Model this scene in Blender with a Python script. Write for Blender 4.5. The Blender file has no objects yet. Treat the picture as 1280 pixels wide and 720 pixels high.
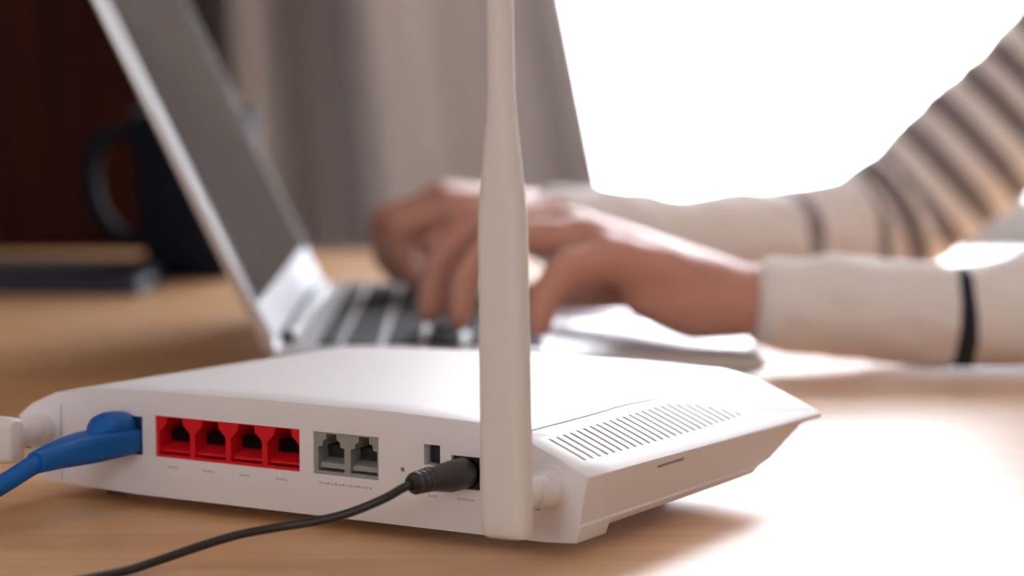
import bpy, bmesh, math, random
import numpy as np
from mathutils import Vector, Matrix, Quaternion

random.seed(7)
sc = bpy.context.scene
C = sc.collection
T = 0.74                     # table top height

# ------------------------------------------------------------------ camera
cam_d = bpy.data.cameras.new('camera')
cam = bpy.data.objects.new('camera', cam_d)
C.objects.link(cam)
cam_d.sensor_width = 36.0
cam_d.lens = 36.0 * 3190 / 1280
cam.location = (0, 0, T + 0.153)
cam.rotation_euler = (math.pi / 2 - math.atan(320 / 3190), 0, 0)
cam_d.dof.use_dof = True
cam_d.dof.focus_distance = 0.775
cam_d.dof.aperture_fstop = 7.0
cam_d.clip_start = 0.02
sc.camera = cam

# ------------------------------------------------------------------ sky, light, exposure
world = bpy.data.worlds.new('overcast_sky')
sc.world = world
world.use_nodes = True
bg = world.node_tree.nodes['Background']
bg.inputs['Color'].default_value = (0.90, 0.925, 1.0, 1)
bg.inputs['Strength'].default_value = 9.0

WIN_X0, WIN_X1, WIN_Z0, WIN_Z1, WALL_Y = -0.12, 1.45, T - 0.06, T + 1.12, 2.5
F_X0, F_X1, F_Z0, F_Z1, F_Y = -1.65, -0.95, 1.0, 1.80, -2.2      # unseen smaller window added behind the camera for fill light
def daylight(name, x0, x1, z0, z1, y, rx):
    pd = bpy.data.lights.new(name, 'AREA')
    pd.shape = 'RECTANGLE'
    pd.size, pd.size_y = x1 - x0, z1 - z0
    pd.cycles.is_portal = True
    po = bpy.data.objects.new(name, pd)
    po.location = ((x0 + x1) / 2, y, (z0 + z1) / 2)
    po.rotation_euler = (rx, 0, 0)
    C.objects.link(po)
daylight('window_daylight', WIN_X0, WIN_X1, WIN_Z0, WIN_Z1, WALL_Y + .13, -math.pi / 2)
daylight('fill_window_daylight', F_X0, F_X1, F_Z0, F_Z1, F_Y - .13, math.pi / 2)  # portal of the added fill window

vs = sc.view_settings
vs.view_transform = 'Standard'
vs.look = 'None'
vs.gamma = 1.0
vs.use_curve_mapping = False
vs.exposure = 0.75
sc.cycles.max_bounces = 14
sc.cycles.diffuse_bounces = 9
sc.cycles.glossy_bounces = 5

# ------------------------------------------------------------------ helpers
def mat(name, col, rough=0.5, metal=0.0, spec=0.5, var=0.04, vscale=40.0, bump=0.0, bscale=300.0, coat=0.0, stretch=(1, 1, 1), sss=0.0, trans=0.0, ior=1.5):
    m = bpy.data.materials.new(name)
    m.use_nodes = True
    nt = m.node_tree
    b = nt.nodes['Principled BSDF']
    b.inputs['Roughness'].default_value = rough
    b.inputs['Metallic'].default_value = metal
    b.inputs['Specular IOR Level'].default_value = spec
    b.inputs['IOR'].default_value = ior
    b.inputs['Coat Weight'].default_value = coat
    b.inputs['Transmission Weight'].default_value = trans
    if sss:
        b.inputs['Subsurface Weight'].default_value = sss
        b.inputs['Subsurface Radius'].default_value = (0.012, 0.005, 0.003)
        b.inputs['Subsurface Scale'].default_value = 0.6
    tc = nt.nodes.new('ShaderNodeTexCoord')
    mp = nt.nodes.new('ShaderNodeMapping')
    mp.inputs['Scale'].default_value = stretch
    nt.links.new(tc.outputs['Object'], mp.inputs['Vector'])
    n = nt.nodes.new('ShaderNodeTexNoise')
    n.inputs['Scale'].default_value = vscale
    n.inputs['Detail'].default_value = 4
    nt.links.new(mp.outputs['Vector'], n.inputs['Vector'])
    mx = nt.nodes.new('ShaderNodeMix')
    mx.data_type = 'RGBA'
    nt.links.new(n.outputs['Fac'], mx.inputs['Factor'])
    mx.inputs['A'].default_value = tuple(max(0, c * (1 - var)) for c in col) + (1,)
    mx.inputs['B'].default_value = tuple(min(1, c * (1 + var)) for c in col) + (1,)
    nt.links.new(mx.outputs['Result'], b.inputs['Base Color'])
    if bump:
        n2 = nt.nodes.new('ShaderNodeTexNoise')
        n2.inputs['Scale'].default_value = bscale
        nt.links.new(mp.outputs['Vector'], n2.inputs['Vector'])
        bp = nt.nodes.new('ShaderNodeBump')
        bp.inputs['Strength'].default_value = bump
        bp.inputs['Distance'].default_value = 0.001
        nt.links.new(n2.outputs['Fac'], bp.inputs['Height'])
        nt.links.new(bp.outputs['Normal'], b.inputs['Normal'])
    return m

def wood(name, c1, c2, rough, scale=(1.2, 14, 14), spec=0.5, nscale=3.0):
    m = bpy.data.materials.new(name)
    m.use_nodes = True
    nt = m.node_tree
    b = nt.nodes['Principled BSDF']
    b.inputs['Roughness'].default_value = rough
    b.inputs['Specular IOR Level'].default_value = spec
    tc = nt.nodes.new('ShaderNodeTexCoord')
    mp = nt.nodes.new('ShaderNodeMapping')
    mp.inputs['Scale'].default_value = scale
    nt.links.new(tc.outputs['Object'], mp.inputs['Vector'])
    n = nt.nodes.new('ShaderNodeTexNoise')
    n.inputs['Scale'].default_value = nscale
    n.inputs['Detail'].default_value = 8
    n.inputs['Roughness'].default_value = 0.62
    n.inputs['Distortion'].default_value = 0.5
    nt.links.new(mp.outputs['Vector'], n.inputs['Vector'])
    r = nt.nodes.new('ShaderNodeValToRGB')
    r.color_ramp.elements[0].position = 0.32
    r.color_ramp.elements[0].color = c1 + (1,)
    r.color_ramp.elements[1].position = 0.68
    r.color_ramp.elements[1].color = c2 + (1,)
    nt.links.new(n.outputs['Fac'], r.inputs['Fac'])
    nt.links.new(r.outputs['Color'], b.inputs['Base Color'])
    bp = nt.nodes.new('ShaderNodeBump')
    bp.inputs['Strength'].default_value = 0.04
    bp.inputs['Distance'].default_value = 0.0006
    nt.links.new(n.outputs['Fac'], bp.inputs['Height'])
    nt.links.new(bp.outputs['Normal'], b.inputs['Normal'])
    return m

def tag(o, label=None, cat=None, group=None, kind=None):
    if label: o['label'] = label
    if cat: o['category'] = cat
    if group: o['group'] = group
    if kind: o['kind'] = kind
    return o

def thing(name, label, cat, loc=(0, 0, 0), rz=0.0, group=None):
    o = bpy.data.objects.new(name, None)
    o.empty_display_size = 0.02
    C.objects.link(o)
    o.location = loc
    o.rotation_euler = (0, 0, rz)
    return tag(o, label, cat, group)

def finish(me, smooth=35):
    if smooth:
        for p in me.polygons: p.use_smooth = True
        me.set_sharp_from_angle(angle=math.radians(smooth))

def obj(name, bm, m, parent=None, smooth=35, label=None, kind=None):
    me = bpy.data.meshes.new(name)
    if isinstance(bm, bmesh.types.BMesh):
        bmesh.ops.recalc_face_normals(bm, faces=bm.faces)
        bm.to_mesh(me)
        bm.free()
    else:
        me = bm
        me.name = name
    if not me.materials:
        me.materials.append(m)
    finish(me, smooth)
    o = bpy.data.objects.new(name, me)
    C.objects.link(o)
    if parent is not None: o.parent = parent
    if label: o['label'] = label
    if kind: o['kind'] = kind
    return o

def struct(name, bm, m, smooth=0):
    return tag(obj(name, bm, m, None, smooth), kind='structure')

def put(o, label, cat, group=None):
    return tag(o, label, cat, group)

def box(bm, x0, x1, y0, y1, z0, z1, bevel=0.0, seg=2):
    vs_ = [bm.verts.new((x, y, z)) for z in (z0, z1) for y in (y0, y1) for x in (x0, x1)]
    fs = [(0, 2, 3, 1), (4, 5, 7, 6), (0, 1, 5, 4), (2, 6, 7, 3), (0, 4, 6, 2), (1, 3, 7, 5)]
    faces = [bm.faces.new([vs_[i] for i in f]) for f in fs]
    if bevel:
        es = list({e for f in faces for e in f.edges})
        bmesh.ops.bevel(bm, geom=es, offset=bevel, segments=seg, affect='EDGES', profile=0.5, clamp_overlap=True)
    return bm

def B(*a, **k):
    return box(bmesh.new(), *a, **k)

def loft(bm, rings, cap=True, close=True):
    """rings: lists of points with the same count"""
    vv = [[bm.verts.new(p) for p in r] for r in rings]
    n = len(vv[0])
    for a, b in zip(vv, vv[1:]):
        for i in range(n if close else n - 1):
            j = (i + 1) % n
            bm.faces.new((a[i], a[j], b[j], b[i]))
    if cap:
        bm.faces.new(list(reversed(vv[0])))
        bm.faces.new(vv[-1])
    return bm

def catmull(pts, n=8):
    P = [Vector(p) for p in pts]
    P = [P[0] * 2 - P[1]] + P + [P[-1] * 2 - P[-2]]
    out = []
    for i in range(1, len(P) - 2):
        a, b, c, d = P[i - 1:i + 3]
        for k in range(n):
            t = k / n
            out.append(0.5 * (2 * b + (c - a) * t + (2 * a - 5 * b + 4 * c - d) * t * t + (-a + 3 * b - 3 * c + d) * t ** 3))
    out.append(P[-2])
    return out

def tube(bm, pts, rad, n=12, sx=1.0):
    """swept round tube, rad is a number or list"""
    P = [Vector(p) for p in pts]
    R = rad if isinstance(rad, (list, tuple)) else [rad] * len(P)
    up = Vector((0, 0, 1))
    rings = []
    side = None
    for i, p in enumerate(P):
        t = (P[min(i + 1, len(P) - 1)] - P[max(i - 1, 0)]).normalized()
        if side is None:
            side = t.cross(up)
            if side.length < 1e-4: side = t.cross(Vector((1, 0, 0)))
        side = (side - t * side.dot(t)).normalized()
        u2 = side.cross(t)
        rings.append([p + side * (math.cos(2 * math.pi * k / n) * R[i] * sx) + u2 * (math.sin(2 * math.pi * k / n) * R[i]) for k in range(n)])
    return loft(bm, rings)

def lathe(bm, prof, axis='Z', at=(0, 0, 0), n=24):
    """prof: (radius, height)"""
    rings = []
    for r, h in prof:
        ring = []
        for k in range(n):
            a = 2 * math.pi * k / n
            x, y = r * math.cos(a), r * math.sin(a)
            p = {'Z': (x, y, h), 'Y': (x, h, y), 'X': (h, x, y)}[axis]
            ring.append((p[0] + at[0], p[1] + at[1], p[2] + at[2]))
        rings.append(ring)
    return loft(bm, rings)

def evaluated(o, mods):
    """apply modifiers, returns mesh"""
    for nm, ty, st in mods:
        md = o.modifiers.new(nm, ty)
        for k, v in st.items(): setattr(md, k, v)
    dg = bpy.context.evaluated_depsgraph_get()
    dg.update()
    me = bpy.data.meshes.new_from_object(o.evaluated_get(dg))
    return me

def temp(bm):
    me = bpy.data.meshes.new('tmp')
    bmesh.ops.recalc_face_normals(bm, faces=bm.faces)
    bm.to_mesh(me); bm.free()
    o = bpy.data.objects.new('tmp', me)
    C.objects.link(o)
    return o

def drop(*os):
    for o in os:
        bpy.data.objects.remove(o)

# ------------------------------------------------------------------ materials
M = {}
M['router'] = mat('router_white_plastic', (0.775, 0.765, 0.785), 0.42, var=0.01, bump=0.03, bscale=2500)
M['antenna'] = mat('antenna_plastic', (0.76, 0.74, 0.73), 0.5, var=0.01)
M['red'] = mat('port_red_plastic', (0.66, 0.008, 0.018), 0.45, spec=0.25, var=0.05)
M['grey_port'] = mat('port_grey_plastic', (0.30, 0.30, 0.28), 0.45, var=0.05)
M['navy'] = mat('port_navy_plastic', (0.006, 0.05, 0.12), 0.4)
M['dark'] = mat('dark_plastic', (0.012, 0.011, 0.011), 0.45)
M['cavity'] = mat('port_shade_black', (0.008, 0.001, 0.001), 0.7, spec=0.1)  # near-black, the shade deep in the red sockets put into colour
M['gold'] = mat('contact_gold', (0.55, 0.38, 0.12), 0.3, metal=1.0)
M['mark'] = mat('printed_grey_ink', (0.50, 0.47, 0.46), 0.6)
M['rubber'] = mat('rubber_foot', (0.05, 0.05, 0.05), 0.8)
M['blue'] = mat('blue_cable_plastic', (0.001, 0.115, 0.44), 0.42, spec=0.3, var=0.05)
M['clear'] = mat('smoky_plug_plastic', (0.01, 0.05, 0.09), 0.2)
M['black'] = mat('black_cable_rubber', (0.018, 0.016, 0.016), 0.42)
M['table'] = wood('table_oak_varnish', (0.57, 0.315, 0.145), (0.74, 0.45, 0.23), 0.37)
M['table_leg'] = wood('table_leg_wood', (0.40, 0.24, 0.12), (0.52, 0.33, 0.18), 0.4, (14, 14, 1.2))
M['alu'] = mat('laptop_aluminium', (0.60, 0.61, 0.63), 0.36, metal=0.75, var=0.02)
M['bezel'] = mat('laptop_bezel', (0.42, 0.44, 0.47), 0.6, metal=0.2, spec=0.2, var=0.02)
M['screen'] = mat('screen_glass', (0.010, 0.010, 0.011), 0.06, spec=0.03)
M['key'] = mat('key_black', (0.010, 0.011, 0.013), 0.6, spec=0.12)
M['trackpad'] = mat('trackpad_glass', (0.58, 0.59, 0.62), 0.25, metal=0.6, var=0.01)
M['mug'] = mat('mug_black_glaze', (0.005, 0.008, 0.016), 0.6, spec=0.1)
M['book'] = mat('notebook_black', (0.01, 0.01, 0.012), 0.5, bump=0.1)
M['page'] = mat('notebook_navy_edge', (0.012, 0.014, 0.06), 0.6)
M['cabinet'] = wood('cabinet_mahogany', (0.011, 0.002, 0.001), (0.045, 0.007, 0.003), 0.5, (14, 14, 1.2), 0.06)
M['knob'] = mat('cabinet_knob_brass', (0.35, 0.22, 0.08), 0.35, metal=1.0)
M['wall'] = mat('wall_paint', (0.885, 0.835, 0.79), 0.85, var=0.02, vscale=3)
M['ceil'] = mat('ceiling_paint', (0.87, 0.84, 0.80), 0.9, var=0.02, vscale=3)
M['floor'] = wood('floor_boards', (0.40, 0.27, 0.16), (0.52, 0.37, 0.24), 0.45, (1.0, 10, 10))
M['frame'] = mat('window_frame_white', (0.80, 0.80, 0.79), 0.45)
M['skin'] = mat('skin', (0.58, 0.285, 0.215), 0.48, var=0.12, vscale=55, sss=0.12)
M['hair'] = mat('hair_dark', (0.02, 0.013, 0.009), 0.5, var=0.4, vscale=200)
M['trouser'] = mat('trouser_denim', (0.05, 0.07, 0.12), 0.85, var=0.2, vscale=300)
M['eye'] = mat('eye_white', (0.8, 0.8, 0.78), 0.2)
M['chair'] = wood('chair_wood', (0.30, 0.17, 0.08), (0.42, 0.26, 0.13), 0.4, (14, 14, 1.2))

g = bpy.data.materials.new('window_glass'); g.use_nodes = True
nt = g.node_tree; nt.nodes.clear()
out = nt.nodes.new('ShaderNodeOutputMaterial'); ms = nt.nodes.new('ShaderNodeMixShader')
tr = nt.nodes.new('ShaderNodeBsdfTransparent'); gl = nt.nodes.new('ShaderNodeBsdfGlossy'); fr = nt.nodes.new('ShaderNodeFresnel')
gl.inputs['Roughness'].default_value = 0.02; fr.inputs['IOR'].default_value = 1.3
nt.links.new(fr.outputs[0], ms.inputs[0]); nt.links.new(tr.outputs[0], ms.inputs[1]); nt.links.new(gl.outputs[0], ms.inputs[2]); nt.links.new(ms.outputs[0], out.inputs[0])
M['glass'] = g

c = bpy.data.materials.new('curtain_fabric'); c.use_nodes = True
nt = c.node_tree; nt.nodes.clear()
out = nt.nodes.new('ShaderNodeOutputMaterial'); ms = nt.nodes.new('ShaderNodeMixShader')
df = nt.nodes.new('ShaderNodeBsdfDiffuse'); tl = nt.nodes.new('ShaderNodeBsdfTranslucent')
tc = nt.nodes.new('ShaderNodeTexCoord'); wv = nt.nodes.new('ShaderNodeTexNoise'); wv.inputs['Scale'].default_value = 400
cr = nt.nodes.new('ShaderNodeValToRGB')
cr.color_ramp.elements[0].color = (0.62, 0.60, 0.60, 1); cr.color_ramp.elements[1].color = (0.72, 0.70, 0.70, 1)
nt.links.new(tc.outputs['Object'], wv.inputs['Vector']); nt.links.new(wv.outputs['Fac'], cr.inputs['Fac'])
nt.links.new(cr.outputs['Color'], df.inputs['Color']); tl.inputs['Color'].default_value = (0.55, 0.52, 0.51, 1)
ms.inputs[0].default_value = 0.12
nt.links.new(df.outputs[0], ms.inputs[1]); nt.links.new(tl.outputs[0], ms.inputs[2]); nt.links.new(ms.outputs[0], out.inputs[0])
M['curtain'] = c

s = bpy.data.materials.new('striped_shirt_cotton'); s.use_nodes = True
nt = s.node_tree; b = nt.nodes['Principled BSDF']; b.inputs['Roughness'].default_value = 0.9
b.inputs['Sheen Weight'].default_value = 0.2
b.inputs['Subsurface Weight'].default_value = 0.6
b.inputs['Subsurface Radius'].default_value = (1.0, 0.93, 0.88)
b.inputs['Subsurface Scale'].default_value = 0.022
at = nt.nodes.new('ShaderNodeAttribute'); at.attribute_name = 'stripe_phase'
at2 = nt.nodes.new('ShaderNodeAttribute'); at2.attribute_name = 'stripe_duty'
fr_ = nt.nodes.new('ShaderNodeMath'); fr_.operation = 'FRACT'
lt = nt.nodes.new('ShaderNodeMath'); lt.operation = 'LESS_THAN'
mx = nt.nodes.new('ShaderNodeMix'); mx.data_type = 'RGBA'
nt.links.new(at.outputs['Fac'], fr_.inputs[0]); nt.links.new(fr_.outputs[0], lt.inputs[0]); nt.links.new(at2.outputs['Fac'], lt.inputs[1])
at3 = nt.nodes.new('ShaderNodeAttribute'); at3.attribute_name = 'stripe_tone'
mc = nt.nodes.new('ShaderNodeMix'); mc.data_type = 'RGBA'
mc.inputs['A'].default_value = (0.012, 0.013, 0.025, 1); mc.inputs['B'].default_value = (0.25, 0.225, 0.23, 1)
nt.links.new(at3.outputs['Fac'], mc.inputs['Factor'])
nt.links.new(lt.outputs[0], mx.inputs['Factor'])
mx.inputs['A'].default_value = (0.84, 0.81, 0.79, 1)
nt.links.new(mc.outputs['Result'], mx.inputs['B'])
nt.links.new(mx.outputs['Result'], b.inputs['Base Color'])
M['shirt'] = s

# ------------------------------------------------------------------ room
RX0, RX1, RY0, RZ1 = -2.0, 2.4, -2.2, 2.5
struct('floor', B(RX0 - .15, RX1 + .15, RY0 - .15, WALL_Y + .15, -0.1, 0), M['floor'])
struct('ceiling', B(RX0 - .15, RX1 + .15, RY0 - .15, WALL_Y + .15, RZ1, RZ1 + 0.1), M['ceil'])
struct('wall_left', B(RX0 - .15, RX0, RY0, WALL_Y, 0, RZ1), M['wall'])
struct('wall_right', B(RX1, RX1 + .15, RY0, WALL_Y, 0, RZ1), M['wall'])
def pierced(name, ya, yb, x0, x1, z0, z1):
    bm = bmesh.new()
    box(bm, RX0 - .15, x0, ya, yb, 0, RZ1)
    box(bm, x1, RX1 + .15, ya, yb, 0, RZ1)
    box(bm, x0, x1, ya, yb, 0, z0)
    box(bm, x0, x1, ya, yb, z1, RZ1)
    return struct(name, bm, M['wall'])
W0, W1 = WALL_Y, WALL_Y + 0.15
pierced('wall_back', W0, W1, WIN_X0, WIN_X1, WIN_Z0, WIN_Z1)
pierced('wall_front', RY0 - .15, RY0, F_X0, F_X1, F_Z0, F_Z1)
struct('baseboard_back', B(RX0, RX1, W0 - .015, W0, 0, 0.09, bevel=.004), M['frame'])
def window(name, x0, x1, z0, z1, ymid, inward, xm):
    bm = bmesh.new()
    fw = 0.05; y0, y1 = ymid - .03, ymid + .03
    box(bm, x0, x0 + fw, y0, y1, z0, z1)
    box(bm, x1 - fw, x1, y0, y1, z0, z1)
    box(bm, x0 + fw, x1 - fw, y0, y1, z0, z0 + fw)
    box(bm, x0 + fw, x1 - fw, y0, y1, z1 - fw, z1)
    box(bm, xm - .03, xm + .03, y0, y1, z0 + fw, z1 - fw)
    w = struct(name, bm, M['frame'])
    obj('pane', B(x0 + fw, xm - .03, ymid - .002, ymid + .002, z0 + fw, z1 - fw), M['glass'], w, 0)
    obj('pane', B(xm + .03, x1 - fw, ymid - .002, ymid + .002, z0 + fw, z1 - fw), M['glass'], w, 0)
    ya, yb = sorted((ymid + inward * .13, ymid + inward * .03))
    obj('window_sill', B(x0 - .05, x1 + .05, ya, yb, z0 - .03, z0, bevel=.004), M['frame'], w)
window('window_1', WIN_X0, WIN_X1, WIN_Z0, WIN_Z1, W0 + .07, -1, (WIN_X0 + WIN_X1) / 2 + .02)
window('fill_window', F_X0, F_X1, F_Z0, F_Z1, RY0 - .07, 1, (F_X0 + F_X1) / 2)  # unseen window, added to brighten the sides facing the camera

# ------------------------------------------------------------------ curtain
def curtain(name, x0, x1, ybase, zb, zt_, folds, lean, label):
    """folds: (u, depth) control points along the width, u in 0..1"""
    us = np.linspace(0, 1, 181)
    fu = [f[0] for f in folds]; fd = [f[1] for f in folds]
    # smooth interpolation of the fold depth
    dep = np.interp(us, fu, fd)
    k = np.hanning(9); k /= k.sum()
    dep = np.convolve(np.pad(dep, 4, mode='edge'), k, mode='valid')
    bm = bmesh.new()
    zs = np.linspace(zb, zt_, 24)
    grid = []
    for z in zs:
        h = z - T
        row = []
        for u, d in zip(us, dep):
            xr = x1 - lean * max(min(h, 0.8), -0.2)
            x = x0 + (xr - x0) * u
            row.append(bm.verts.new((x, ybase - d * (1.0 + 0.12 * math.sin(6 * h + 9 * u)), z)))
        grid.append(row)
    for a, b_ in zip(grid, grid[1:]):
        for i in range(len(a) - 1):
            bm.faces.new((a[i], a[i + 1], b_[i + 1], b_[i]))
    t = thing(name, label, 'curtain', ((x0 + x1) / 2, ybase, zb))
    o = obj('curtain_cloth', bm, M['curtain'], None, 80)
    o.data.transform(Matrix.Translation((-(x0 + x1) / 2, -ybase, -zb)))
    o.parent = t
    md = o.modifiers.new('thickness', 'SOLIDIFY'); md.thickness = 0.0015
    return t
CX0, CX1 = -0.325, 0.085
def cu(px, d=2.32): return ((px - 640) / 3190 * d - CX0) / (CX1 - CX0)
folds = [(0, .05), (cu(215), .06), (cu(285), .0), (cu(298, 2.25), .14), (cu(336, 2.21), .15), (cu(350, 2.26), .06), (cu(385), .0), (cu(440), .0), (cu(452, 2.25), .14), (cu(485, 2.2), .16), (cu(550, 2.23), .13),
         (cu(600), .05), (cu(660), .0), (cu(700), .01), (cu(730), .06), (1.0, .07)]
cur = curtain('curtain', CX0, CX1, 2.36, 0.03, 2.28, folds, 0.2, 'grey brown curtain in soft vertical folds beside the bright window')
rod = thing('curtain_rod', 'white curtain rod fixed above the window', 'curtain rod', (0.5, 2.37, 2.30))
obj('rod', tube(bmesh.new(), [(-1.0, 0, 0), (1.15, 0, 0)], .012), M['frame'], rod)
for x in (-0.95, 1.1):
    obj('bracket', B(x - .01, x + .01, 0, W0 - 2.37, -.012, .012, bevel=.002), M['frame'], rod)
for x in (-1.0, 1.15):
    obj('finial', lathe(bmesh.new(), [(.004, -.02), (.018, -.012), (.022, 0), (.018, .012), (.004, .02)], 'X', (x, 0, 0)), M['frame'], rod)
for k in range(8):
    x = CX0 - .5 + (CX1 - .16 - CX0) * (k + .5) / 8
    bm = bmesh.new()
    tube(bm, [(x, .018 * math.cos(a), .018 * math.sin(a) - .004) for a in np.linspace(0, 2 * math.pi, 17)], .002, 6)
    obj('ring', bm, M['frame'], rod)

# ------------------------------------------------------------------ dark cabinet in the back corner
CB = thing('cabinet', 'tall dark reddish brown wooden cabinet in the left background', 'cabinet', (-0.552, 1.90, 0))
hw = 0.29
bm = bmesh.new()
box(bm, -hw, hw, .02, .24, .06, 1.95, bevel=.004)
obj('carcass', bm, M['cabinet'], CB)
obj('plinth', B(-hw + .02, hw - .02, .04, .23, 0, .06), M['cabinet'], CB)
obj('cornice', B(-hw - .015, hw + .015, .0, .25, 1.95, 1.99, bevel=.006), M['cabinet'], CB)
for sx in (-1, 1):
    x0, x1 = (-hw + .004, -.002) if sx < 0 else (.002, hw - .004)
    bm = bmesh.new()
    box(bm, x0, x0 + .05, 0, .02, .08, 1.93, bevel=.002); box(bm, x1 - .05, x1, 0, .02, .08, 1.93, bevel=.002)
    for z0, z1 in ((.08, .16), (.62, .70), (1.85, 1.93)):
        box(bm, x0 + .05, x1 - .05, 0, .02, z0, z1, bevel=.002)
    d = obj('door', bm, M['cabinet'], CB)
    for z0, z1 in ((.16, .62), (.70, 1.85)):
        obj('door_panel', B(x0 + .05, x1 - .05, .008, .016, z0, z1), M['cabinet'], d)
    obj('door_knob', lathe(bmesh.new(), [(.005, 0), (.005, -.012), (.012, -.018), (.012, -.024), (.004, -.028)], 'Y', (-sx * -.025, 0, 1.05)), M['knob'], d)

# ------------------------------------------------------------------ table
TX0, TX1, TY0, TY1 = -1.05, 0.405, 0.30, 1.79
tb = thing('table', 'light brown varnished wooden table carrying the router and laptop', 'table', ((TX0 + TX1) / 2, (TY0 + TY1) / 2, 0))
hx, hy = (TX1 - TX0) / 2, (TY1 - TY0) / 2
obj('table_top', B(-hx, hx, -hy, hy, T - .03, T, bevel=.004, seg=3), M['table'], tb)
for sx in (-1, 1):
    for sy in (-1, 1):
        cx_, cy_ = sx * (hx - .07), sy * (hy - .07)
        obj('leg', loft(bmesh.new(), [[(cx_ + a * r, cy_ + b_ * r, z) for a, b_ in ((-1, -1), (1, -1), (1, 1), (-1, 1))] for r, z in ((.02, 0), (.03, T - .03))]), M['table_leg'], tb)
for sy in (-1, 1):
    obj('apron', B(-hx + .1, hx - .1, sy * (hy - .07) - .01, sy * (hy - .07) + .01, T - .10, T - .03), M['table_leg'], tb)
obj('apron', B(-hx + .06, -hx + .08, -hy + .1, hy - .1, T - .10, T - .03), M['table_leg'], tb)
obj('apron', B(hx - .08, hx - .06, -hy + .1, hy - .1, T - .10, T - .03), M['table_leg'], tb)

# ------------------------------------------------------------------ router
YAW = math.radians(30.8)
RO = Vector((-0.04404, 0.76952, T))
mm = 0.001
rt = thing('router', 'white plastic router with upright antenna and coloured ports facing the camera', 'router', RO, -YAW)
PX = [-140, -134, -124, -113, -106, -80, -42, 0, 12, 40, 50, 58, 68, 77]
PZ = [26, 30.5, 34.8, 37.2, 37.7, 38.3, 38.7, 38.7, 38.6, 37.8, 36, 33, 28.8, 24.5]
def ztop(x, y): return float(np.interp(x, PX, PZ)) - 2.5 * max(y, 0) / 160
YF = lambda x: float(np.interp(x, [-140, -113, -40, 0, 77], [149, 153, 161, 163, 166]))
tops = [-140, -137, -134, -129, -124, -118, -113, -106, -93, -80, -60, -42, -20, 0, 12, 26, 40, 45, 50, 54, 58, 63, 68, 73, 77]
def ring_at(y, zr, zb, ys):
    pts = [(x, ztop(x, y)) for x in tops]
    side = [(76.6, 22.9), (74.0, 10.2), (74.4, 9.6), (73.0, zr), (62, zb), (20, zb), (-40, zb), (-90, zb), (-112, zb + .6), (-131, zr + .8), (-135.0, 12)]
    out_ = []
    for x, z in pts: out_.append((x, z))
    for x, z in side:
        lim = ztop(min(max(x, -140), 77), y) - 1.6
        out_.append((x, min(max(z, ys), lim) if ys > 0 else min(z, lim)))
    return [(x * mm, y * YF(x) / 166 * mm, z * mm) for x, z in out_]
rings = [ring_at(0, 4.7, 4.0, 0), ring_at(18, 4.7, 4.0, 0), ring_at(20, 7.4, 4.6, 0), ring_at(60, 7.5, 5, 0), ring_at(100, 7.5, 5.5, 0), ring_at(119, 7.7, 6.5, 0),
         ring_at(130, 7.7, 8, 11.3), ring_at(142, 7.7, 8, 15.3), ring_at(154, 7.7, 8, 19.3), ring_at(162, 7.7, 8, 22.0), ring_at(166, 7.7, 8, 22.6)]
bm = loft(bmesh.new(), rings)
body = temp(bm)
# cutters
cut = bmesh.new()
def wbox(x0, x1, z0, z1, d=16):
    box(cut, x0 * mm, x1 * mm, -5 * mm, d * mm, z0 * mm, z1 * mm)
wbox(-82.3, -25.4, 17.1, 30.5)            # four red sockets
wbox(-20.2, 4.0, 17.1, 30.4)              # two grey sockets
wbox(-101.5, -87.5, 17.0, 29.6)           # blue socket
wbox(20.4, 26.2, 23.4, 29.7, 7)           # switch
wbox(30.2, 40.2, 17.2, 27.2, 12)          # power socket
cutter = temp(cut)
cut2 = bmesh.new()
lathe(cut2, [(.75 * mm, -4 * mm), (.75 * mm, 6 * mm)], 'Y', (12.7 * mm, 0, 21.2 * mm), 10)
nslot = 25
for k in range(nslot):                     # vent slots across the sloping shoulder
    y = 10.5 + (119.5 - 10.5) * k / (nslot - 1)
    xa = float(np.interp(y, [10, 49, 92, 107, 119.5], [58.0, 56.0, 54.5, 58.5, 66.0])); xb = float(np.interp(y, [10, 46, 87, 120], [70.3, 70.2, 69.8, 68.6]))
    ya = y * YF(62) / 166
    for xs, xe in ((xa, xb),):
        za, zb_ = ztop(xs, y), ztop(xe, y)
        v = []
        for x, z in ((xs, za), (xe, zb_)):
            for dy in (-.85, .85):
                for dz in (-2.2, 1.5):
                    v.append(cut2.verts.new((x * mm, (ya + dy) * mm, (z + dz) * mm)))
        for f in ((0, 1, 3, 2), (4, 6, 7, 5), (0, 4, 5, 1), (2, 3, 7, 6), (0, 2, 6, 4), (1, 5, 7, 3)):
            cut2.faces.new([v[i] for i in f])
cutter2 = temp(cut2)
cut3 = bmesh.new()
rp = [(52.3, -3), (52.2, 11), (51.5, 46), (50.5, 71), (51.2, 92), (54.2, 103), (61.3, 118), (66.8, 131), (71.3, 150), (73.5, 163)]
rp = catmull([(x, y * YF(x) / 166, ztop(x, y) + .12) for x, y in rp], 5)
tube(cut3, [p * mm for p in rp], .5 * mm, 6)
# slit in the right side wall
v = []
for y in (44.5, 62.5):
    for x in (74.0, 80.0):
        for z in (20.6, 21.5):
            v.append(cut3.verts.new((x * mm, y * mm, z * mm)))
for f in ((0, 1, 3, 2), (4, 6, 7, 5), (0, 4, 5, 1), (2, 3, 7, 6), (0, 2, 6, 4), (1, 5, 7, 3)):
    cut3.faces.new([v[i] for i in f])
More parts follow.
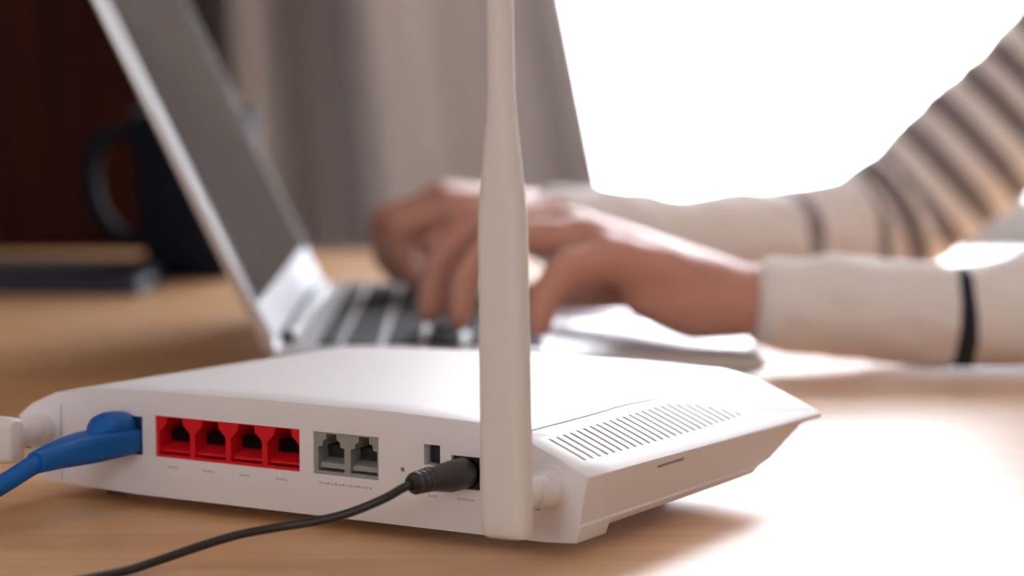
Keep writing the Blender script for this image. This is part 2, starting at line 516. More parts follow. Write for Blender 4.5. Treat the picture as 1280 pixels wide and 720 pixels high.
# groove down the left end of the rear panel
box(cut3, -121.8 * mm, -120.9 * mm, -1 * mm, .8 * mm, 2 * mm, 31 * mm)
cutter3 = temp(cut3)
me = evaluated(body, [('bev', 'BEVEL', dict(width=.9 * mm, segments=2, limit_method='ANGLE', angle_limit=math.radians(50))),
                      ('b1', 'BOOLEAN', dict(operation='DIFFERENCE', object=cutter, solver='EXACT')),
                      ('b2', 'BOOLEAN', dict(operation='DIFFERENCE', object=cutter2, solver='EXACT')),
                      ('b3', 'BOOLEAN', dict(operation='DIFFERENCE', object=cutter3, solver='EXACT'))])
me.materials.clear()
drop(body, cutter, cutter2, cutter3)
obj('body', me, M['router'], rt, 32)

def plate_with_hole(outer, inner, y_front, depth, extra_back=True):
    """plate in the x-z plane with a hole whose walls run inwards"""
    bm = bmesh.new()
    vo = [bm.verts.new((x * mm, y_front * mm, z * mm)) for x, z in outer]
    vi = [bm.verts.new((x * mm, y_front * mm, z * mm)) for x, z in inner]
    eo = [bm.edges.new((vo[i], vo[(i + 1) % len(vo)])) for i in range(len(vo))]
    ei = [bm.edges.new((vi[i], vi[(i + 1) % len(vi)])) for i in range(len(vi))]
    bmesh.ops.triangle_fill(bm, use_beauty=True, use_dissolve=False, edges=eo + ei)
    vb = [bm.verts.new((x * mm, (y_front + depth) * mm, z * mm)) for x, z in inner]
    n = len(vi)
    for i in range(n):
        j = (i + 1) % n
        bm.faces.new((vi[i], vi[j], vb[j], vb[i]))
    bm.faces.new(vb)
    return bm

def port(x0, x1, z0, z1, m, inner, name, contacts, mcontact, label, depth=12, yf=0.7):
    """one modular socket: face plate, cavity, contact block"""
    outer = [(x0, z0), (x1, z0), (x1, z1), (x0, z1)]
    p = obj(name, plate_with_hole(outer, inner, yf, depth), m, rt, 20, label=label)
    cx_ = (x0 + x1) / 2
    bm = bmesh.new()
    for k in range(contacts):
        x = cx_ + (k - (contacts - 1) / 2) * 1.02
        tube(bm, [Vector((x, yf + 9.5, z0 + 2.2)) * mm, Vector((x, yf + 4.5, z0 + 1.6)) * mm, Vector((x, yf + 9.0, z0 + 5.0)) * mm], .2 * mm, 5)
    obj('contact_pins', bm, M['gold'], p)
    return p
# four red sockets
PW = (82.3 - 25.4) / 4
for k in range(4):
    x0 = -82.3 + PW * k; x1 = x0 + PW; cx_ = (x0 + x1) / 2 + .3
    z0, z1 = 17.1, 30.5
    inn = [(cx_ - 6.1, z0 + .9), (cx_ + 6.1, z0 + .9), (cx_ + 6.1, 25.4), (cx_ + 3.5, 27.9), (cx_ + 3.0, 30.1), (cx_ - 3.0, 30.1), (cx_ - 3.5, 27.9), (cx_ - 6.1, 25.4)]
    p = port(x0, x1, z0, z1, M['red'], inn, 'network_socket', 8, None, 'red network socket')
    bm = bmesh.new()
    loft(bm, [[(x * mm, y * mm, z * mm) for y, z in ((1.6, z0 + 1.7), (12.5, z0 + 1.7), (12.5, z0 + 4.8), (7.5, z0 + 4.8), (2.0, z0 + 2.4))] for x in (cx_ - 6.0, cx_ + 6.0)])
    obj('socket_ramp', bm, M['red'], p)
    obj('socket_shade_block', B((cx_ - 6.0) * mm, (cx_ + 6.0) * mm, 6.6 * mm, 12.4 * mm, (z0 + 4.5) * mm, 25.2 * mm), M['cavity'], p, 0)  # solid dark block standing in for the shade inside the socket
# two grey phone sockets
for k in range(2):
    x0 = -20.2 + 12.1 * k; x1 = x0 + 12.1; cx_ = (x0 + x1) / 2 + .2
    z0, z1 = 17.1, 30.4
    inn = [(cx_ - 4.9, z0 + 1.0), (cx_ + 4.9, z0 + 1.0), (cx_ + 4.9, 25.6), (cx_ + 3.4, 25.9), (cx_ + 3.2, 27.5), (cx_ + 2.0, 28.0), (cx_ + 1.9, 29.8),
           (cx_ - 1.9, 29.8), (cx_ - 2.0, 28.0), (cx_ - 3.2, 27.5), (cx_ - 3.4, 25.9), (cx_ - 4.9, 25.6)]
    p = port(x0, x1, z0, z1, M['grey_port'], inn, 'phone_socket', 4, None, 'grey phone socket')
    bm = bmesh.new()
    loft(bm, [[(x * mm, y * mm, z * mm) for y, z in ((1.8, z0 + 1.9), (12.5, z0 + 1.9), (12.5, z0 + 5.2), (7.5, z0 + 4.8), (2.2, z0 + 3.4))] for x in (cx_ - 4.8, cx_ + 4.8)])
    obj('socket_ramp', bm, M['grey_port'], p)
    obj('socket_shade_block', B((cx_ - 4.8) * mm, (cx_ + 4.8) * mm, 6.0 * mm, 12.4 * mm, (z0 + 4.7) * mm, 25.5 * mm), M['dark'], p, 0)  # dark block again, shade of the grey socket's interior
# blue (uplink) socket
inn = [(-100.4, 18), (-88.4, 18), (-88.4, 25.6), (-90.9, 26.6), (-91.2, 29.2), (-97.6, 29.2), (-97.9, 26.6), (-100.4, 25.6)]
port(-101.5, -87.5, 17.0, 29.6, M['navy'], inn, 'uplink_socket', 8, None, 'dark blue network socket')
# switch and power socket
sw = obj('power_switch', B(20.8 * mm, 25.8 * mm, 3 * mm, 6.5 * mm, 23.8 * mm, 29.3 * mm, bevel=.4 * mm), M['dark'], rt, label='small square black push switch')
obj('power_socket', plate_with_hole([(30.2, 17.2), (40.2, 17.2), (40.2, 27.2), (30.2, 27.2)],
    [(35.2 + 4.0 * math.cos(a), 22.2 + 4.0 * math.sin(a)) for a in np.linspace(0, 2 * math.pi, 20, endpoint=False)], 1.5, 10), M['dark'], rt, 30, label='black power socket')
obj('reset_button', lathe(bmesh.new(), [(.7 * mm, 2.5 * mm), (.7 * mm, 4 * mm)], 'Y', (12.7 * mm, 0, 21.2 * mm), 10), M['dark'], rt)
# faint printed marks under the ports (too small to read)
def marking(cx_, z, n, wtot):
    bm = bmesh.new(); wd = wtot / n
    for k in range(n):
        x = cx_ - wtot / 2 + wd * k
        h = (1.0, .8, 1.1, .7)[k % 4]
        box(bm, x * mm, (x + wd * .7) * mm, -.06 * mm, .02 * mm, (z + .2) * mm, (z + .2 + h * .7) * mm)
    obj('printed_mark', bm, M['mark'], rt, 0)
for k in range(4): marking(-82.3 + PW * (k + .5) + .3, 13.6, 4, 4.6)
marking(-8.0, 13.9, 14, 20)
marking(23.6, 13.6, 3, 3.6); marking(35.5, 13.6, 5, 6)

# feet
for x, y in ((-112, 20), (46, 26), (-106, 112), (42, 104)):
    obj('foot', lathe(bmesh.new(), [(5.5 * mm, 0), (6.5 * mm, 1.2 * mm), (6.5 * mm, 7.0 * mm)], 'Z', (x * mm, y * mm, 0), 18), M['rubber'], rt, label='dark rubber foot')

# antennas: hinge on the rear panel, paddle that narrows to a rod
def rrect(w_, t_, r, n=5):
    pts = []
    for sx, sy, a0 in ((1, 1, 0), (-1, 1, 90), (-1, -1, 180), (1, -1, 270)):
        for k in range(n):
            a = math.radians(a0 + 90 * k / (n - 1))
            pts.append((sx * (w_ / 2 - r) + r * math.cos(a), sy * (t_ / 2 - r) + r * math.sin(a)))
    return pts
def antenna(hx_, hz, hy_, lean_deg, label):
    st = [(-10.6, 11.0, 5.0), (-10.2, 13.0, 6.6), (-8.5, 14.5, 8.2), (-4, 14.9, 8.8), (30, 14.7, 8.7), (70, 14.2, 8.5), (82, 13.8, 8.4), (90, 12.7, 8.1), (99, 10.8, 7.7), (107, 9.0, 7.4), (116, 7.8, 7.1), (140, 7.4, 6.9), (172, 6.8, 6.6), (176, 5.6, 5.4), (177.5, 3.0, 3.0)]
    bm = bmesh.new()
    loft(bm, [[(p[0] * mm, p[1] * mm, h * mm) for p in rrect(w_, t_, min(w_, t_) * (.36 if h < 90 else .46))] for h, w_, t_ in st])
    rot = Matrix.Rotation(math.radians(lean_deg), 4, 'Y')
    bm.transform(Matrix.Translation((hx_ * mm, hy_ * mm, hz * mm)) @ rot)
    a = obj('antenna', bm, M['antenna'], rt, 40, label=label)
    bm = bmesh.new()
    lathe(bm, [(6.8 * mm, 1.5 * mm), (6.8 * mm, -.3 * mm), (6.0 * mm, -1.0 * mm), (5.4 * mm, -1.2 * mm), (5.2 * mm, -4 * mm), (5.5 * mm, -4.3 * mm), (5.5 * mm, -6 * mm), (5.0 * mm, -6.3 * mm), (4.8 * mm, -12 * mm), (4.1 * mm, -12.4 * mm), (4.1 * mm, (hy_ + 3) * mm)], 'Y', (hx_ * mm, 0, hz * mm), 24)
    hgo = obj('hinge', bm, M['router'], a)
    obj('hinge_screw', lathe(bmesh.new(), [(1.1 * mm, .6 * mm), (1.1 * mm, -.3 * mm)], 'Z', (hx_ * mm, -8.5 * mm, (hz - 4.9) * mm), 10), M['dark'], a)
    return a
antenna(64.5, 20.6, -25, -0.95, 'off white upright antenna')
antenna(-128.5, 22.5, -25, -90, 'white antenna folded down sideways')

# ------------------------------------------------------------------ network cable
def RL(x, y, z):
    """router-local mm to world offset from the router root"""
    return Vector((x, y, z)) * mm
nc = thing('network_cable', 'bright blue network cable plugged into the router', 'cable', RO, -YAW)
bm = bmesh.new()
box(bm, -100.0 * mm, -88.8 * mm, -7 * mm, 9 * mm, 18.6 * mm, 25.2 * mm, bevel=.5 * mm)
obj('plug', bm, M['clear'], nc, label='dark blue plug tip')
bm = bmesh.new()
secs = [(.6, 12.4, 8.2, 21.7), (-2.5, 13.0, 8.6, 21.7), (-10, 13.2, 9.0, 21.7), (-19, 12.6, 9.3, 21.6), (-27, 11.0, 8.7, 21.3), (-34, 9.2, 7.8, 20.9), (-40, 8.0, 7.0, 20.3), (-42.5, 7.2, 6.6, 20.0)]
loft(bm, [[((-94.4 + (y + 2.5) * .03 + p[0]) * mm, y * mm, (zc + p[1]) * mm) for p in rrect(w_, h_, 2.2 + .8 * (-y / 43))] for y, w_, h_, zc in secs])
obj('boot', bm, M['blue'], nc, 40, label='blue moulded boot')
bm = bmesh.new()
cl = [(-.2, 4.6, 26.4), (-1.0, 5.1, 26.6), (-5, 5.5, 26.9), (-9, 5.6, 27.0), (-12.5, 5.2, 26.8), (-14.5, 4.2, 26.4), (-15.8, 2.6, 25.8), (-16.4, 1.0, 25.4)]
loft(bm, [[((-94.4 + math.cos(a) * r * 1.0) * mm, y * mm, (zc + max(math.sin(a), -.5) * r * .85) * mm) for a in np.linspace(0, 2 * math.pi, 20, endpoint=False)] for y, r, zc in cl])
obj('latch_cover', bm, M['blue'], nc, 50, label='rounded blue latch cover')
bm = bmesh.new()
loft(bm, [[((-94.4 + sx) * mm, y * mm, z * mm) for sx, z in ((-2.6, z0), (2.6, z0), (2.6, z0 + .9), (-2.6, z0 + .9))] for y, z0 in ((5, 26.0), (-2, 26.6), (-4, 26.9))])
obj('latch', bm, M['clear'], nc)
obj('latch_glint', B(-89.6 * mm, -88.2 * mm, .1 * mm, .7 * mm, 20.9 * mm, 22.6 * mm), M['frame'], nc, label='small pale block for the glint of the latch')  # white block modelled in place of the latch's reflection
bm = bmesh.new()
pts = catmull([RL(-95.5, -37, 20.7), RL(-96, -43, 19.4), RL(-98.5, -53, 15.2), RL(-102, -63, 11.0), RL(-107, -76, 6.8), RL(-116, -96, 3.8), RL(-134, -124, 3.15), RL(-165, -150, 3.15), RL(-210, -168, 3.15), RL(-270, -175, 3.15), RL(-350, -165, 3.15), RL(-460, -160, 3.15), RL(-620, -180, 3.15), RL(-800, -235, 3.15), RL(-945, -290, 3.2), RL(-985, -306, 3.0), RL(-1002, -313, -14), RL(-1004, -315, -120), RL(-1004, -316, -300)], 8)
tube(bm, pts, 3.1 * mm, 14)
obj('cord', bm, M['blue'], nc, 60)

# ------------------------------------------------------------------ power cable
pc = thing('power_cable', 'thin black power cable plugged in beside the upright antenna', 'cable', RO, -YAW)
bm = bmesh.new()
lathe(bm, [(2.7 * mm, 8 * mm), (2.7 * mm, -1 * mm)], 'Y', (35.2 * mm, 0, 22.3 * mm), 20)
obj('plug_barrel', bm, M['knob'], pc)
bm = bmesh.new()
tube(bm, [RL(35.2, -.5, 22.3), RL(35.2, -1.2, 22.3), RL(35.2, -9, 22.4), RL(35.1, -12, 22.6), RL(34.9, -17, 22.9), RL(34.6, -23, 23.2), RL(34.3, -28, 23.2), RL(34.2, -29, 23.1)], [4.2 * mm, 4.7 * mm, 4.7 * mm, 4.3 * mm, 3.7 * mm, 3.2 * mm, 2.6 * mm, 1.9 * mm], 18)
pl = obj('plug_grip', bm, M['black'], pc, 40)
for k, y in enumerate((-19, -21.5, -24, -26.3)):
    bm = bmesh.new()
    q = 3.75 - .13 * k
    lathe(bm, [((q - .8) * mm, (y - .8) * mm), (q * mm, (y - .4) * mm), (q * mm, (y + .4) * mm), ((q - .8) * mm, (y + .8) * mm)], 'Y', (34.6 * mm, 0, 23.1 * mm), 16)
    obj('grip_ring', bm, M['black'], pl)
bm = bmesh.new()
pts = catmull([RL(34.3, -27, 23.2), RL(33.2, -31.5, 22.2), RL(29.9, -36, 19.6), RL(21.5, -40, 15.6), RL(13.1, -44, 13.0), RL(2.5, -49, 10.8), RL(-6.6, -56, 8.9), RL(-14.2, -65, 6.2), RL(-20.8, -75, 3.3), RL(-24.5, -85, 1.7), RL(-28, -97, 1.4), RL(-33, -120, 1.4), RL(-45, -160, 1.4), RL(-80, -210, 1.4), RL(-150, -245, 1.4), RL(-260, -255, 1.4), RL(-420, -290, 1.4), RL(-620, -345, 1.4), RL(-800, -405, 1.4), RL(-880, -432, 1.4), RL(-915, -444, 1.2), RL(-930, -449, -12), RL(-932, -450, -120), RL(-932, -450, -300)], 8)
tube(bm, pts, 1.3 * mm, 12)
obj('cord', bm, M['black'], pc, 60)

# ------------------------------------------------------------------ laptop (u: hinge to front = +x, v: along hinge = +y)
LW, LD = 0.305, 0.215
lp = thing('laptop', 'open silver laptop with black keys behind the router', 'laptop', (-0.104, 1.098, T), math.radians(0.6))
bm = bmesh.new()
sec = [(0.000, 0.0030, 0.0150), (0.006, 0.0022, 0.0156), (0.10, 0.0020, 0.0146), (0.195, 0.0030, 0.0120), (0.211, 0.0052, 0.0112), (LD, 0.0075, 0.0103)]
def basetop(u): return float(np.interp(u, [s_[0] for s_ in sec], [s_[2] for s_ in sec]))
loft(bm, [[(u, v_, z_) for v_, z_ in ((0.003, zl), (LW - .003, zl), (LW, zl + .002), (LW, zh - .001), (LW - .0015, zh), (0.0015, zh), (0, zh - .001), (0, zl + .002))] for u, zl, zh in sec])
obj('base', bm, M['alu'], lp, 30)
for u in (.02, .19):
    for v_ in (.03, LW - .03):
        obj('foot', lathe(bmesh.new(), [(.006, 0), (.007, .001), (.007, .0035)], 'Z', (u, v_, 0), 14), M['rubber'], lp)
obj('hinge_cover', tube(bmesh.new(), [(0.004, .035, .0152), (0.004, LW - .035, .0152)], .0048, 14), M['dark'], lp, label='dark hinge bar')
tpz = basetop(.155)
bm = B(.128, .200, .105, .205, -.0006, .0004, bevel=.0003)
for v in bm.verts: v.co.z += basetop(v.co.x)
obj('trackpad', bm, M['trackpad'], lp)
# keys: row 0 is the half-height function row by the hinge
rows = [(.0185, .0085, [1.0] * 14), (.0300, .0152, [1.0] * 13 + [1.5]), (.0483, .0152, [1.5] + [1.0] * 13), (.0666, .0152, [1.75] + [1.0] * 11 + [1.75]), (.0849, .0152, [2.25] + [1.0] * 10 + [2.25]), (.1032, .0152, [1, 1, 1, 1.25, 5, 1.25, 1, 1, 1, 1])]
v0, v1 = 0.018, LW - 0.018
kcache = {}
for u0, h_, ws in rows:
    tot = sum(ws); pos = v1                         # left end of the keyboard is the far end for the typist's right hand
    for w_ in ws:
        kw = (v1 - v0) * w_ / tot
        key = (h_, round(kw, 5))
        if key not in kcache:
            bm = B(0, h_, -kw + .0014, -.0014, -.0008, .0014, bevel=.0006, seg=1)
            me = bpy.data.meshes.new('key'); bmesh.ops.recalc_face_normals(bm, faces=bm.faces); bm.to_mesh(me); bm.free()
            me.materials.append(M['key']); kcache[key] = me
        k = bpy.data.objects.new('key', kcache[key]); C.objects.link(k); k.parent = lp
        k.location = (u0, pos, basetop(u0 + h_ / 2)); k.rotation_euler = (0, math.atan2(.0146 - .0120, .095), 0)
        pos -= kw
# lid
TILT = math.radians(25.5); LL = 0.207
def lidpt(l, v_, d):
    """l along the lid from the hinge, d outwards of the screen (towards the typist)"""
    return Vector((0.002 - l * math.sin(TILT) + d * math.cos(TILT), v_, 0.0158 + l * math.cos(TILT) + d * math.sin(TILT)))
def lidbox(l0, l1, va, vb, d0, d1, bevel=0.0):
    bm = B(l0, l1, va, vb, d0, d1, bevel=bevel)
    for v in bm.verts: v.co = lidpt(*v.co)
    return bm
lid = obj('lid', lidbox(0, LL, 0, LW, -.0052, 0, .0012), M['alu'], lp)
bm = bmesh.new()
for l0, l1, va, vb in ((.004, .022, .002, LW - .002), (LL - .018, LL - .002, .002, LW - .002), (.022, LL - .018, .002, .0055), (.022, LL - .018, LW - .0055, LW - .002)):
    box(bm, l0, l1, va, vb, -.0005, .0008)
for v in bm.verts: v.co = lidpt(*v.co)
obj('bezel', bm, M['bezel'], lid, 0)
obj('screen', lidbox(.022, LL - .018, .0055, LW - .0055, -.0006, .0003), M['screen'], lid, 0, label='dark switched-off screen')

# ------------------------------------------------------------------ mug
mg = thing('mug', 'black mug standing on the table behind the laptop lid', 'mug', (-0.199, 1.60, T))
bm = bmesh.new()
lathe(bm, [(.004, .0), (.026, 0), (.029, .002), (.033, .02), (.037, .05), (.0395, .085), (.0405, .103), (.0395, .1045), (.0375, .103), (.0365, .085), (.034, .05), (.030, .02), (.024, .008), (.003, .007)], n=36)
obj('cup', bm, M['mug'], mg, 60)
bm = bmesh.new()
hp = catmull([(-.036, 0, .088), (-.050, -.001, .090), (-.062, -.002, .080), (-.065, -.002, .060), (-.060, -.002, .040), (-.048, -.001, .026), (-.033, 0, .024)], 6)
tube(bm, hp, .0055, 12, sx=1.2)
obj('handle', bm, M['mug'], mg, 60)

# ------------------------------------------------------------------ notebook
nb = thing('notebook', 'black notebook lying flat on the table in front of the mug', 'notebook', (-0.318, 1.545, T), math.radians(-3))
obj('back_cover', B(-.105, .105, -.06, .07, 0, .002, bevel=.0008), M['book'], nb)
obj('page_block', B(-.102, .102, -.057, .066, .002, .009), M['page'], nb, 0, label='dark navy page block')
obj('front_cover', B(-.105, .105, -.06, .07, .009, .011, bevel=.0008), M['book'], nb)
obj('spine', B(-.107, -.104, -.06, .07, .0, .011, bevel=.0008), M['book'], nb)

# ------------------------------------------------------------------ person typing from the right
from mathutils import noise
PB = Vector((0.62, 1.31, 0.0))
person = thing('person', 'person in a cream striped long-sleeved shirt typing on the laptop', 'person', PB)
def W(x, y, z): return Vector((x, y, z + T))
def capsule(bm, p0, r0, p1, r1, s0=True, s1=True, n=14):
    p0, p1 = Vector(p0), Vector(p1)
    tube(bm, [p0, p1], [r0, r1], n)
    for p, r, on in ((p0, r0, s0), (p1, r1, s1)):
        if on:
            bmesh.ops.create_icosphere(bm, subdivisions=2, radius=r, matrix=Matrix.Translation(p))
def chain(bm, pts, first=True, last=True):
    for i in range(len(pts) - 1):
        (a, ra), (b_, rb) = pts[i], pts[i + 1]
        capsule(bm, a, ra, b_, rb, s0=(i > 0 or first), s1=(i < len(pts) - 2 or last))
def ellipsoid(bm, c_, r):
    bmesh.ops.create_icosphere(bm, subdivisions=3, radius=1.0, matrix=Matrix.Translation(c_) @ Matrix.Diagonal((*r, 1)))
def remeshed(bm, voxel, smooth_it):
    o = temp(bm)
    me = evaluated(o, [('rm', 'REMESH', dict(mode='VOXEL', voxel_size=voxel)), ('sm', 'SMOOTH', dict(factor=.5, iterations=smooth_it))])
    drop(o)
    return me

sh_n, sh_f = W(.50, 1.14, .25), W(.445, 1.475, .25)
el_n, el_f = W(.355, 1.160, .036), W(.222, 1.495, .043)
wr_n, wr_f = W(.103, 1.155, .0318), W(.032, 1.368, .0490)
hipz = -.215
bm = bmesh.new()
# trunk, neck, head
chain(bm, [(W(.62, 1.31, hipz), .115), (W(.61, 1.31, -.06), .10), (W(.56, 1.31, .12), .105), (W(.49, 1.31, .25), .075), (W(.455, 1.31, .32), .052), (W(.43, 1.31, .40), .052)])
for y in (1.24, 1.38):
    chain(bm, [(W(.62, y, hipz), .10), (W(.61, y, -.06), .085), (W(.555, y, .12), .10), (W(.48, y, .24), .06)])
ellipsoid(bm, W(.415, 1.31, .475), (.095, .073, .115))
ellipsoid(bm, W(.375, 1.31, .405), (.05, .045, .045))
chain(bm, [(W(.325, 1.31, .485), .009), (W(.305, 1.31, .452), .014)])           # nose
chain(bm, [(W(.332, 1.292, .415), .008), (W(.328, 1.31, .418), .010), (W(.332, 1.328, .415), .008)])   # lips
for sy in (-1, 1):
    chain(bm, [(W(.425, 1.31 + sy * .074, .49), .012), (W(.43, 1.31 + sy * .078, .465), .012), (W(.425, 1.31 + sy * .073, .445), .008)])  # ears
# arms
chain(bm, [(W(.49, 1.24, .245), .06), (sh_n, .048), (el_n, .024), (W(.29, 1.158, .032), .021), (W(.20, 1.156, .0275), .0175), (W(.14, 1.155, .0295), .0165), (wr_n, .0165)])
chain(bm, [(W(.48, 1.38, .245), .06), (sh_f, .048), (W(.30, 1.496, .112), .030), (el_f, .024), (W(.15, 1.450, .0360), .020), (W(.09, 1.408, .0400), .0175), (wr_f, .0175)])
# legs
for y in (1.22, 1.40):
    chain(bm, [(W(.60, y, hipz), .08), (W(.23, y, -.225), .055), (W(.25, y, -.45), .048), (W(.27, y, -.67), .035), (W(.20, y, -.705), .032), (W(.12, y, -.712), .025)])
# hands
def hand(wr, mcp, fingers, thumb):
    for (m_, r) in mcp:
        capsule(bm, wr, .0165, m_, r + .001)
    for i in range(3):
        capsule(bm, mcp[i][0], .0105, mcp[i + 1][0], .0105)
        mid0 = wr.lerp(mcp[i][0], .6); mid1 = wr.lerp(mcp[i + 1][0], .6)
        capsule(bm, mid0, .0145, mid1, .0145)
    for (m_, r), f in zip(mcp, fingers):
        chain(bm, [(m_, r * .86)] + [(p, q) for p, q in zip(f, (.0085, .0076, .0066))])
    chain(bm, thumb)
# near (left) hand: little finger towards the camera
hand(wr_n, [(W(.030, 1.186, .0585), .0115), (W(.026, 1.167, .0615), .0118), (W(.033, 1.148, .0590), .0112), (W(.046, 1.131, .0520), .0102)],
     [[W(-.008, 1.194, .066), W(-.026, 1.198, .046), W(-.029, 1.200, .0245)],
      [W(-.016, 1.171, .067), W(-.035, 1.172, .046), W(-.038, 1.172, .0245)],
      [W(-.006, 1.146, .062), W(-.021, 1.145, .043), W(-.023, 1.144, .0245)],
      [W(.024, 1.123, .050), W(.014, 1.120, .036), W(.012, 1.119, .0245)]],
     [(W(.085, 1.172, .036), .016), (W(.055, 1.203, .034), .0125), (W(.026, 1.214, .030), .0098), (W(.004, 1.216, .0250), .0078)])
chain(bm, [(W(.103, 1.150, .0305), .0165), (W(.082, 1.146, .0300), .0165), (W(.062, 1.140, .0370), .0140)])   # heel of the hand
# far (right) hand: thumb towards the camera
hand(wr_f, [(W(-.031, 1.339, .0600), .0115), (W(-.037, 1.357, .0625), .0118), (W(-.033, 1.375, .0600), .0112), (W(-.022, 1.391, .0530), .0102)],
     [[W(-.0610, 1.332, .0500), W(-.0585, 1.330, .034), W(-.050, 1.329, .0240)],
      [W(-.0680, 1.353, .0530), W(-.0680, 1.353, .035), W(-.060, 1.353, .0240)],
      [W(-.0620, 1.378, .0500), W(-.0610, 1.379, .034), W(-.053, 1.379, .0240)],
      [W(-.0450, 1.398, .0460), W(-.0480, 1.400, .033), W(-.043, 1.401, .0240)]],
     [(W(.018, 1.350, .052), .016), (W(-.004, 1.328, .050), .0125), (W(-.024, 1.317, .0490), .0098), (W(-.040, 1.313, .0440), .0078)])
me = remeshed(bm, .0027, 6)
me.transform(Matrix.Translation(-PB))
me.materials.clear()
obj('body', me, M['skin'], person, 180, label='bare skin of hands, neck and face')

# shirt
S_near = [(W(.1115, 1.155, .0315), .0205), (W(.124, 1.155, .0295), .0222), (W(.150, 1.155, .0270), .0245), (W(.205, 1.156, .0248), .0262), (W(.29, 1.158, .0300), .0305), (W(.355, 1.160, .0390), .0370), (W(.42, 1.155, .13), .047), (sh_n, .064)]
S_far = [(W(.016, 1.358, .0500), .0215), (W(.045, 1.377, .0460), .0240), (W(.09, 1.408, .0400), .0255), (W(.15, 1.450, .0360), .0285), (W(.205, 1.488, .0370), .0345), (W(.235, 1.498, .0530), .0390), (W(.30, 1.496, .112), .042), (W(.37, 1.487, .180), .047), (sh_f, .062)]
trunk = [(W(.62, 1.31, -.24), .130), (W(.61, 1.31, -.06), .116), (W(.56, 1.31, .12), .120), (W(.49, 1.31, .25), .088), (W(.47, 1.31, .30), .066)]
bm = bmesh.new()
chain(bm, S_near, first=False)
chain(bm, S_far, first=False)
chain(bm, trunk, last=False)
for y in (1.24, 1.38):
    chain(bm, [(W(.62, y, -.24), .115), (W(.61, y, -.06), .10), (W(.555, y, .12), .113), (W(.48, y, .24), .072)])
chain(bm, [(W(.49, 1.24, .245), .072), (sh_n, .064)])
chain(bm, [(W(.48, 1.38, .245), .072), (sh_f, .062)])
me = remeshed(bm, .0036, 4)
n = len(me.vertices)
co = np.empty(n * 3, np.float32); me.vertices.foreach_get('co', co); co = co.reshape(-1, 3).astype(float)
no = np.empty(n * 3, np.float32); me.vertex_normals.foreach_get('vector', no); no = no.reshape(-1, 3).astype(float)
def chain_dist(pts):
    best = np.full(n, 9.9); sv = np.zeros(n); s0 = 0.0
    for (a, ra), (b_, rb) in zip(pts, pts[1:]):
        a_, d = np.array(a), np.array(b_ - a); L_ = np.linalg.norm(d); d = d / L_
        t = np.clip((co - a_) @ d, 0, L_)
        dist = np.linalg.norm(co - a_ - t[:, None] * d, axis=1) - (ra + (rb - ra) * t / L_)
        u = (co - a_) @ d
        up = dist < best
        best[up] = dist[up]; sv[up] = s0 + np.clip(u, -.01, L_ + .01)[up]
        s0 += L_
    return best, sv, s0
dn, sn, Ln = chain_dist(S_near); df_, sf, Lf = chain_dist(S_far); dt, st_, Lt = chain_dist(trunk)
phase = np.zeros(n); duty = np.zeros(n); tone = np.ones(n)
isn = (dn <= df_) & ((dn < dt) | (co[:, 2] < T + .1) & (co[:, 0] < .42)); isf = (df_ < dn) & ((df_ < dt) | (co[:, 0] < .40))
ist = ~(isn | isf)
phase[isn] = (sn[isn] - .0885) / .13 + 2; duty[isn] = .058; tone[isn] = 0
phase[isf] = np.where(sf[isf] < .215, (sf[isf] - .165) / .05 + 5, (sf[isf] - .215) / .0235 + 6); duty[isf] = np.where(sf[isf] < .16, 0, np.where(sf[isf] < .215, .2, .52))
phase[ist] = (co[ist, 2] - T) / .045 + 30; duty[ist] = .2
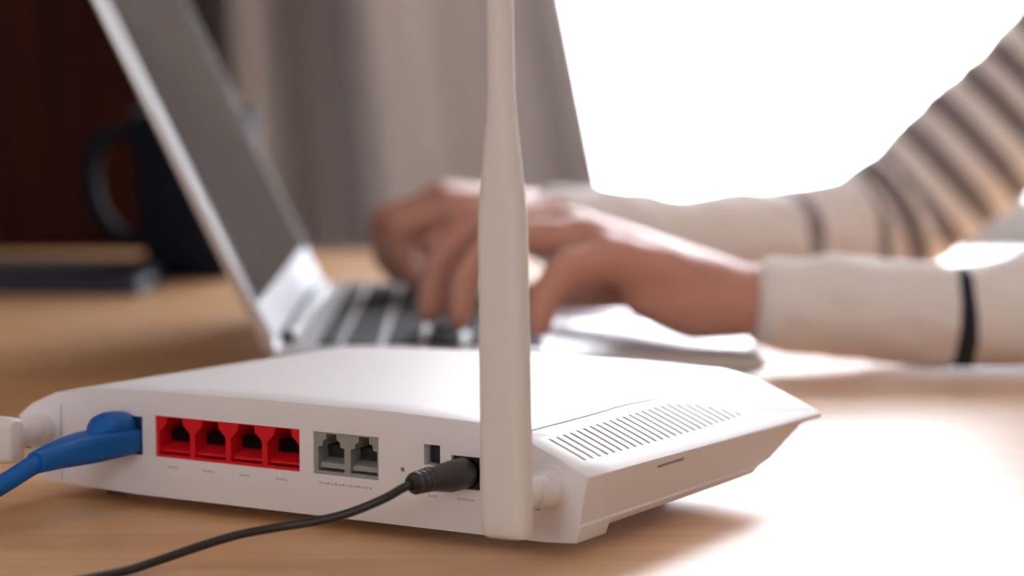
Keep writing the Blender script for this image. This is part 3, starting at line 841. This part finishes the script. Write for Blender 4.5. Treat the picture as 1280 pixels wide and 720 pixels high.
# soft cloth creases
disp = np.zeros(n)
for i in range(n):
    if co[i, 0] > .6: continue
    v = Vector(co[i])
    q = noise.noise(Vector((v.x * 34, v.y * 22, v.z * 26))) + .5 * noise.noise(v * 75)
    disp[i] = (.0008 + .0030 * q - .0042 * abs(noise.noise(Vector((v.x * 26 + v.z * 40, v.y * 30, v.z * 22)))))
cuff = np.minimum(np.where(isn, sn, 1), np.where(isf, sf, 1)) < .012
disp[cuff] = np.abs(disp[cuff]) * .4
co2 = co + no * disp[:, None]
low = (co2[:, 2] < T + .0012) & (co2[:, 0] < .41)
co2[low, 2] = T + .0012
me.vertices.foreach_set('co', co2.astype(np.float32).ravel())
for nm, arr in (('stripe_phase', phase), ('stripe_duty', duty), ('stripe_tone', tone)):
    a_ = me.attributes.new(nm, 'FLOAT', 'POINT'); a_.data.foreach_set('value', arr.astype(np.float32))
me.transform(Matrix.Translation(-PB))
me.materials.clear()
obj('shirt', me, M['shirt'], person, 180, label='cream shirt with dark stripes')
# trousers
bm = bmesh.new()
for y in (1.22, 1.40):
    chain(bm, [(W(.60, y, hipz), .092), (W(.23, y, -.225), .066), (W(.25, y, -.45), .058), (W(.265, y, -.63), .052)], last=False)
chain(bm, [(W(.62, 1.24, -.20), .118), (W(.62, 1.38, -.20), .118)])
me = remeshed(bm, .007, 4); me.transform(Matrix.Translation(-PB)); me.materials.clear()
obj('trousers', me, M['trouser'], person, 180)
bm = bmesh.new()
ellipsoid(bm, W(.433, 1.31, .500), (.098, .083, .108)); ellipsoid(bm, W(.47, 1.31, .42), (.065, .075, .09))
me = remeshed(bm, .006, 4); me.transform(Matrix.Translation(-PB)); me.materials.clear()
obj('hair', me, M['hair'], person, 180)
for sy in (-1, 1):
    bm = bmesh.new(); ellipsoid(bm, W(.336, 1.31 + sy * .030, .482) - PB, (.008, .013, .008))
    obj('eye', bm, M['eye'], person, 180)

# ------------------------------------------------------------------ chair carrying the person
ch = thing('chair', 'plain wooden chair under the seated person', 'chair', (.67, 1.31, 0))
obj('seat', B(-.20, .22, -.21, .21, .375, .403, bevel=.006), M['chair'], ch)
for x, h_ in ((-.17, .375), (.20, .90)):
    for y in (-.18, .18):
        obj('leg', B(x - .018, x + .018, y - .018, y + .018, 0, h_, bevel=.004), M['chair'], ch)
for z in (.58, .70, .82):
    obj('back_slat', B(.18, .20, -.162, .162, z, z + .05, bevel=.004), M['chair'], ch)
